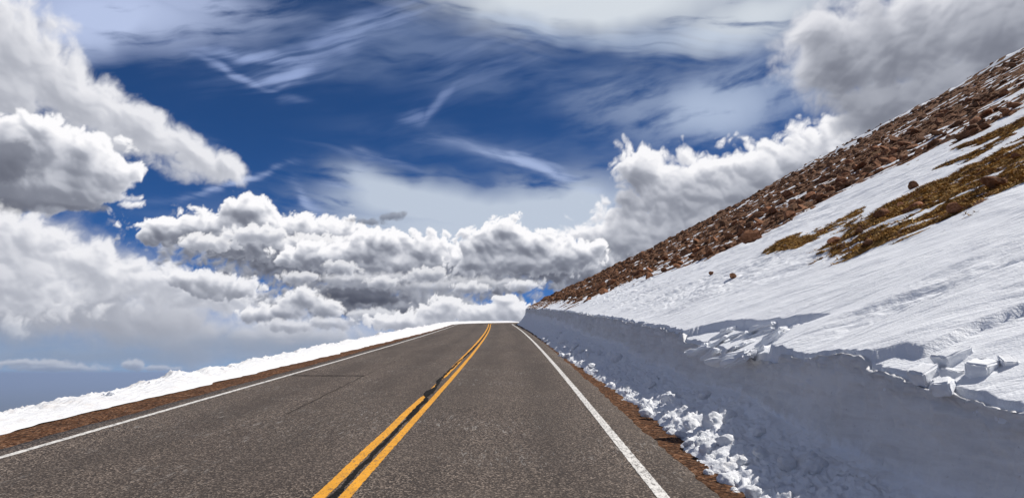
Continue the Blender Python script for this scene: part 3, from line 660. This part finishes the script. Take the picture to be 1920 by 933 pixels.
q, z = wall_surface(s[:, None], v[None, :])
cutz = .47 - .13 * sst(15, 60, s)[:, None]
vv = v[None, :] + .07 * fbm2(s[:, None] * 1.1, v[None, :] * 7, 4, 503) + 0 * q
cutf = sst(.035, .075, v[None, :] + .02 * perlin2(s[:, None] * 5, v[None, :] * 40, 504)) * (1 - sst(cutz - .10, cutz + .10, vv))
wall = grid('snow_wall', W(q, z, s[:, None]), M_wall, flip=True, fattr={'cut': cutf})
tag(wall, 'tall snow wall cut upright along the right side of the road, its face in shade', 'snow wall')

# low ragged berm along the outer edge
s = srange(-6, S_END, .008, .05); t = np.linspace(0, 1, 64)
inner = np.interp(s, [-6, 9, 20, 45, 70, 175], [-5.60, -5.56, -5.50, -5.25, -4.90, -4.70]) + .12 * perlin2(s * .45, .4, 510) + .07 * perlin2(s * 2.1, .4, 511)
hb = np.interp(s, [-6, 8, 12, 17, 19, 21, 28, 60, 100, 175], [-.02, -.01, .02, .05, .10, .09, .19, .34, .28, .08]) * (1 + .22 * perlin2(s * .33, .8, 512)) + .05 * puff2(s * .9, .5, 3, 513) + .07 * np.exp(-((s - 19.0) / .5) ** 2)
outer = inner - 1.5 - .3 * perlin2(s * .3, .1, 514)
Qb = inner[:, None] + (outer - inner)[:, None] * t
prof = np.where(t < .55, np.sin(np.clip(t / .55, 0, 1) * np.pi / 2) ** .8, 1 - ((t - .55) / .45) ** 1.6 * 1.7)
Zb = -.07 + (hb[:, None] + .07) * prof
lm = sst(0, .12, t) * (.5 + .9 * sst(.3, .6, t))
sb = s[:, None]
Zb = Zb + lm * (.030 * puff2(sb * 1.3, Qb * 1.5, 4, 520) + .026 * puff2(sb * 4.0, Qb * 4.2, 4, 524, .6) + .018 * puff2(sb * 11, Qb * 11, 3, 528))
Zb[:, -1] -= .5
bs = s.copy()
berm = grid('snow_berm', W(Qb, Zb, sb), M_berm, flip=False)
tag(berm, 'low ragged white snow berm along the open outer edge of the road', 'snow berm')

# ---------------------------------------------------------------- loose things
def ico(sub):
    bm = bmesh.new(); bmesh.ops.create_icosphere(bm, subdivisions=sub, radius=1.0)
    bm.verts.ensure_lookup_table(); V = np.array([v.co[:] for v in bm.verts]); F = np.array([[v.index for v in f.verts] for f in bm.faces]); bm.free()
    return V, F
I2, I3, I4 = ico(2), ico(3), ico(4)
def lump_verts(base, seed, cuts=9, sx=1.0, sy=.85, sz=.7, rough=.10, depth=(.55, .9)):
    """irregular angular lump: a ball planed off by random cuts, then roughened"""
    V = base[0].copy(); R = np.random.RandomState(seed)
    for i in range(cuts):
        n = R.normal(size=3); n /= np.linalg.norm(n); d = R.uniform(*depth)
        h = V @ n; V = V - np.clip(h - d, 0, None)[:, None] * n
    nz = perlin3(V[:, 0] * 1.7 + seed, V[:, 1] * 1.7, V[:, 2] * 1.7, seed) + .5 * perlin3(V[:, 0] * 4.3, V[:, 1] * 4.3 + seed, V[:, 2] * 4.3, seed + 1) + .3 * perlin3(V[:, 0] * 9, V[:, 1] * 9 + seed, V[:, 2] * 9, seed + 2)
    V = V * (1 + rough * nz)[:, None]
    V = V * np.array([sx, sy, sz]); V[:, 2] -= V[:, 2].min() * .0
    return V
def lump(name, base, seed, mat, sharp=38, **kw):
    o = np_mesh(name, lump_verts(base, seed, **kw), base[1], mat, None, True)
    try: o.data.set_sharp_from_angle(angle=math.radians(sharp))
    except Exception: pass
    return o
def place(o, loc, size, rot):
    o.location = loc; o.scale = (size, size, size) if np.isscalar(size) else size; o.rotation_euler = rot
class Kind:
    """first use hands out the prototype itself, later uses copies of it"""
    def __init__(s, protos): s.p = protos; s.used = [False] * len(protos)
    def get(s, i):
        i %= len(s.p)
        if not s.used[i]: s.used[i] = True; return s.p[i]
        o = s.p[i].copy(); C.objects.link(o)
        for k in ('label', 'category', 'group', 'kind'):
            if k in o: del o[k]
        return o
    def drop(s):
        for u, p in zip(s.used, s.p):
            if not u: bpy.data.objects.remove(p)
R = np.random.RandomState(11)
rnd = lambda a, b: float(R.uniform(a, b))

# --- snow chunks on the apron of the wall
chunks = Kind([lump('snow_chunk', I4, 600 + i, M_chunk, sharp=80, cuts=3, depth=(.72, .95), sx=1, sy=rnd(.75, 1), sz=rnd(.6, .85), rough=.22) for i in range(8)])
def wpt(s, v):
    q, z = wall_surface(np.array([s]), np.array([v])); return W(q, z, np.array([s]))[0]
def find_v(s, qt):
    v = np.linspace(.52, .995, 120); q, z = wall_surface(np.full(120, s), v); return float(v[np.abs(q - qt).argmin()])
special = [   # s, x, size, label
    (7.75, 2.06, .150, 'largest sunlit white snow chunk at the edge of the asphalt, near the bottom'),
    (8.15, 1.97, .075, 'upright pointed snow chunk just behind the largest chunk by the road'),
    (7.45, 2.02, .055, 'low flat snow chunk in front of the largest chunk by the road'),
    (10.75, 2.13, .125, 'rounded snow chunk alone at the toe of the spilled snow, half in sun'),
    (9.0, 2.20, .150, 'wedge of snow with a flat grey face, leaning in the spilled snow'),
    (7.05, 2.62, .160, 'bright snow chunk high on the spilled snow at the bottom edge of the photo'),
    (12.9, 2.55, .190, 'long grey snow chunk lying high up against the foot of the snow wall'),
    (28.8, 1.80, .200, 'ragged white snow lump jutting onto the far asphalt, set apart from the others'),
    (27.6, 1.95, .170, 'snow lump beside the ragged one jutting onto the asphalt, farther from the lane'),
    (10.0, 2.50, .210, 'broad half buried snow boulder in the middle of the spilled snow'),
]
for i, (s_, x_, sz, lb) in enumerate(special):
    v_ = find_v(s_, x_ + 1.5 - float(cx(s_))); p = wpt(s_, v_); o = chunks.get(i)
    place(o, (float(x_), p[1], p[2] + sz * .22), sz * .8, (rnd(-.4, .4), rnd(-.4, .4), rnd(0, 6.3)))
    tag(o, lb, 'snow chunk', 'snow chunks spilled at the foot of the wall')
GEN = ['snow chunk among many alike in the shaded spill below the snow wall', 'small sunlit snow crumb along the outer toe of the spilled snow']
for i in range(150):
    s_ = 6.2 * (48 / 6.2) ** (R.uniform() ** 1.25)
    toe_side = R.uniform() < .45
    v_ = rnd(.93, .995) if toe_side else rnd(.58, .93)
    sz = (.010 + .060 * R.uniform() ** 3.0) * (1 + s_ / 26) * (1.0 if toe_side else 1.5)
    p = wpt(s_, v_); o = chunks.get(int(R.randint(8)))
    place(o, (p[0], p[1], p[2] + sz * .25), (sz * rnd(.8, 1.3), sz, sz * rnd(.7, 1.1)), (rnd(-.6, .6), rnd(-.6, .6), rnd(0, 6.3)))
    tag(o, GEN[1] if toe_side else GEN[0], 'snow chunk', 'snow chunks spilled at the foot of the wall')

# --- slabs of crust broken at the top of the cut
def slab(name, seed, mat=None, L=1.0, B=.6, H=.35, skew=.15):
    bm = bmesh.new(); bmesh.ops.create_cube(bm, size=1.0)
    rr_ = random.Random(seed)
    for v_ in bm.verts:
        v_.co.x *= L * rr_.uniform(.8, 1.15); v_.co.y *= B * rr_.uniform(.75, 1.2); v_.co.z *= H * rr_.uniform(.85, 1.15)
        v_.co.x += skew * v_.co.y * rr_.uniform(.5, 1.5)
    bmesh.ops.bevel(bm, geom=bm.edges[:], offset=.06, segments=3, affect='EDGES')
    bmesh.ops.subdivide_edges(bm, edges=bm.edges[:], cuts=4, use_grid_fill=True)
    V = np.array([v_.co[:] for v_ in bm.verts]); n = np.array([v_.normal[:] for v_ in bm.verts])
    d = .09 * perlin3(V[:, 0] * 3 + seed, V[:, 1] * 4, V[:, 2] * 4, seed) + .03 * perlin3(V[:, 0] * 11, V[:, 1] * 11 + seed, V[:, 2] * 11, seed + 1)
    for v_, k, nn in zip(bm.verts, d, n): v_.co += Vector((nn * k).tolist())
    me = bpy.data.meshes.new(name); bm.to_mesh(me); bm.free(); me.materials.append(mat or M_snow)
    me.polygons.foreach_set('use_smooth', np.ones(len(me.polygons), bool))
    try: me.set_sharp_from_angle(angle=math.radians(40))
    except Exception: pass
    o = bpy.data.objects.new(name, me); C.objects.link(o); return o
# a snow block stands proud of the snow it lies on: x, y, size, height factor, turn, label
BL = [(3.12, 6.02, .23, 1.0, .5, 'big square edged snow block lying on the lower snow bench, tilted toward the road'),
      (3.02, 5.62, .20, .9, .9, 'snow block nearest the wall edge in the cluster on the lower bench'),
      (3.38, 6.08, .25, .7, .2, 'flat upper snow block at the back of the cluster on the bench'),
      (3.32, 5.62, .24, .9, .7, 'thick snow block at the middle right of the cluster on the bench'),
      (3.46, 5.55, .13, .9, 1.3, 'small rounded snow block at the right end of the cluster on the bench'),
      (3.22, 5.82, .15, .8, 2.0, 'small snow block wedged between the larger ones of the cluster on the bench')]
for i, (x_, y_, sz, hf, rz, lb) in enumerate(BL):
    o = slab('snow_block', 700 + i, M_snow, 1.0, .72, .55); z_ = float(hill_at(x_, y_)[0][0])
    place(o, (x_, y_, z_ + .05 * sz), (sz, sz, sz * hf), (rnd(-.12, .12), -.30 + rnd(-.15, .15), rz)); tag(o, lb, 'snow block', 'snow blocks lying on the bench above the wall')
SLAB_LABEL = 'broken slab of snow crust in the stepped slide at the top of the wall'
SL = [(x_, y_) for x_, y_ in SLABS]
for i, (x_, y_) in enumerate(SL):
    sz = rnd(.22, .50)
    o = slab('snow_slab', 720 + i, M_snow, rnd(.8, 1.2), rnd(.36, .6), rnd(.14, .24), .4)
    z_ = float(hill_at(max(x_, 2.95), y_)[0][0])
    lb = SLAB_LABEL
    if i == 19: lb = 'grey snow slab hanging over the lip of the wall below the slide'; x_ = 2.86
    place(o, (max(x_, 2.86), y_, z_ + rnd(-.01, .04)), sz, (rnd(-.22, .12), -.40 + rnd(-.2, .2), -.62 + rnd(-.3, .3))); tag(o, lb, 'snow slab', 'snow slabs broken loose above the wall')

# --- rocks on the hill
rocks = Kind([lump('rock', I3, 800 + i, M_rock, cuts=12, sx=1, sy=rnd(.7, 1), sz=rnd(.5, .8), rough=.10, depth=(.45, .85)) for i in range(9)])
RB = [(.72, 'large pinkish boulder sitting on the snow at the lower edge of the scree'),
      (.20, 'small red rock alone in the open snow, below the big pinkish boulder'),
      (.27, 'brown rock standing at the top edge of the golden grass patch'),
      (.26, 'flat slanting red brown slab at the lower right edge of the grass patch'),
      (.95, 'pale broad boulder high in the middle of the scree'),
      (.24, 'red rock in the snow streak right of the grass patch at the photo edge'),
      (.16, 'small dark rock in the snow left of the lone red rock'),
      (.20, 'dark flat rock low in the far snow, under the end of the scree'),
      (.75, 'brown boulder in the far scree near the skyline'),
      (.70, 'red brown boulder in the middle of the scree between snow streaks'),
      (.20, 'reddish rock on snow just left of the top of the grass patch'),
      (.18, 'dark rock at the left tip of the golden grass patch')]
for i, ((x_, y_), (sz, lb)) in enumerate(zip(ROCKS, RB)):
    o = rocks.get(i); z_ = float(hill_at(x_, y_)[0][0])
    place(o, (x_, y_, z_ + sz * .22), sz * .62, (rnd(-.3, .3), -.4 + rnd(-.2, .2), rnd(0, 6.3))); tag(o, lb, 'rock', 'rocks lying on the hillside')
n = 60000
yr = 12 * (112 / 12.0) ** R.uniform(0, 1, n); xr = R.uniform(0, 1, n) ** 1.3 * np.minimum(70, 108 - yr * .75) + 4
zr, rk, gk = hill_at(xr, yr)
inview = (xr / yr < .72) & (xr + yr < 122)
keep = inview & ((rk > .8) | ((gk > .6) & (R.uniform(0, 1, n) < .05)) )
xr, yr, zr, rk, gk = [a_[keep] for a_ in (xr, yr, zr, rk, gk)]
size = (.04 + .24 * R.uniform(0, 1, len(xr)) ** 6.0) * (1 + .010 * yr)
order = np.argsort(-(size / yr))
big = order[:190]; small = order[190:8000]
for k in big:
    o = rocks.get(int(R.randint(9))); sz = float(size[k]) * .85
    ing = gk[k] > .5 and rk[k] < .5
    place(o, (xr[k], yr[k], zr[k] + sz * .12), (sz * rnd(.9, 1.5), sz, sz * rnd(.7, 1.1)), (rnd(-.3, .3), -.4 + rnd(-.3, .3), rnd(0, 6.3)))
    tag(o, 'small brown rock showing through the golden grass patch' if ing else 'angular red brown rock in the scree among thin streaks of snow', 'rock', 'rocks lying on the hillside')
rocks.drop()
bv = [lump_verts(ico(1) if False else I2, 830 + i, cuts=10, sx=1, sy=.85, sz=.65, rough=.12, depth=(.5, .85)) for i in range(6)]
nV = len(I2[0]); VV = []; FF = []
for c_, k in enumerate(small):
    a_ = R.uniform(0, 6.28); ca, sa = math.cos(a_), math.sin(a_); b_ = bv[c_ % 6] * size[k] * .8
    x0, y0, z0 = b_[:, 0] * ca - b_[:, 1] * sa, b_[:, 0] * sa + b_[:, 1] * ca, b_[:, 2]
    VV.append(np.stack([x0 + xr[k], y0 + yr[k], z0 + .48 * x0 + zr[k] + size[k] * .08], 1)); FF.append(I2[1] + c_ * nV)
scree = np_mesh('scree', np.concatenate(VV), np.concatenate(FF), M_rock, None, False); tag(scree, kind='stuff')

# --- dead grass, combed downhill by the wind
mg = Mat('dead_grass'); gi = mg.attr('tone').outputs['Fac']
M_grass = mg.finish(mg.ramp(gi, [(0, (.06, .032, .012)), (.3, (.30, .165, .045)), (.65, (.52, .32, .095)), (1, (.56, .39, .18))]), .85, None, .1)
n = 90000
xg = R.uniform(5.5, 16, n); yg = R.uniform(9, 27, n); zg, rk, gk = hill_at(xg, yg)
k = (gk > .55) & (rk < .6); xg, yg, zg = xg[k][:16000], yg[k][:16000], zg[k][:16000]
m = len(xg); nb = 5
xb = np.repeat(xg, nb) + R.normal(0, .02, m * nb); yb = np.repeat(yg, nb) + R.normal(0, .02, m * nb); zb = np.repeat(zg, nb) - .01
L = R.uniform(.05, .15, m * nb); an = R.normal(math.atan2(.45, -.9), .7, m * nb); ln = R.uniform(.5, 1.2, m * nb)
dx, dy = np.cos(an), np.sin(an); wd = R.uniform(.004, .009, m * nb)
def blade(f, wf):
    hx = L * f * ln * .8; px_ = xb + dx * hx; py_ = yb + dy * hx; pz = zb + .5 * (px_ - xb) + L * (f * .75 - .35 * f * f)
    return np.stack([px_ - dy * wd * wf, py_ + dx * wd * wf, pz], 1), np.stack([px_ + dy * wd * wf, py_ - dx * wd * wf, pz], 1)
a0, a1 = blade(0, 1); b0, b1 = blade(.55, .8); c0, c1 = blade(1, .15)
Vg = np.stack([a0, a1, b0, b1, c0, c1], 1).reshape(-1, 3); o6 = np.arange(m * nb)[:, None] * 6
Fg = np.concatenate([o6 + np.array([0, 1, 3, 2]), o6 + np.array([2, 3, 5, 4])])
tone = np.clip(np.repeat(.45 + .5 * fbm2(xg * 1.6, yg * 1.6, 3, 900), nb) + R.normal(0, .22, m * nb), 0, 1)
grass = np_mesh('grass', Vg, Fg, M_grass, None, True, fattr={'tone': np.repeat(tone, 6)}); tag(grass, kind='stuff')

# --- lumps thrown up on the outer berm
lumps = Kind([lump('snow_lump', I3, 870 + i, M_snow, sharp=80, cuts=6, sx=1, sy=.9, sz=.7, rough=.18) for i in range(5)])
for i in range(60):
    s_ = 10.5 * (70 / 10.5) ** R.uniform(); q_ = -6.3 + rnd(-.3, .3) ; sz = (.02 + .045 * R.uniform() ** 2) * (1 + s_ / 40)
    big_ = i in (0, 1, 2)
    if big_: s_, q_, sz = [(19.1, -6.05, .16), (18.7, -6.15, .13), (15.2, -6.1, .10)][i]
    jj = int(np.abs(s - s_).argmin()) if False else None
    si = int(np.abs(bs - s_).argmin()); ti = int(np.abs(Qb[si] - q_).argmin()); p = W(Qb[si, ti], Zb[si, ti], np.array(s_)).reshape(-1)
    o = lumps.get(int(R.randint(5))); place(o, (p[0], p[1], p[2] - sz * .25), (sz * 1.2, sz * 1.2, sz * .8), (rnd(-.5, .5), rnd(-.5, .5), rnd(0, 6.3)))
    lb = ['tallest ragged lump of snow thrown up on the outer berm', 'snow lump just before the tallest one on the outer berm', 'separate peaked snow lump on the nearer outer berm'][i] if big_ else 'small snow lump on the crest of the outer berm'
    tag(o, lb, 'snow lump', 'snow lumps on the outer berm')
lumps.drop(); chunks.drop()

# --- the air over the plains
HAZE = 4.2e-5
bm = bmesh.new(); bmesh.ops.create_cube(bm, size=2.0)
for v_ in bm.verts: v_.co = (v_.co.x * 200000, v_.co.y * 200000, 90.0 if v_.co.z > 0 else -DROP - 8.0)
me = bpy.data.meshes.new('haze'); bm.to_mesh(me); bm.free()
mh = Mat('haze'); pv = mh.node('VolumePrincipled'); pv.inputs['Color'].default_value = (.56, .71, 1.0, 1); pv.inputs['Density'].default_value = HAZE; pv.inputs['Anisotropy'].default_value = .2
mh.link(pv.outputs[0], mh.out.inputs['Volume']); me.materials.append(mh.m)
hz = bpy.data.objects.new('haze', me); C.objects.link(hz); tag(hz, kind='stuff')
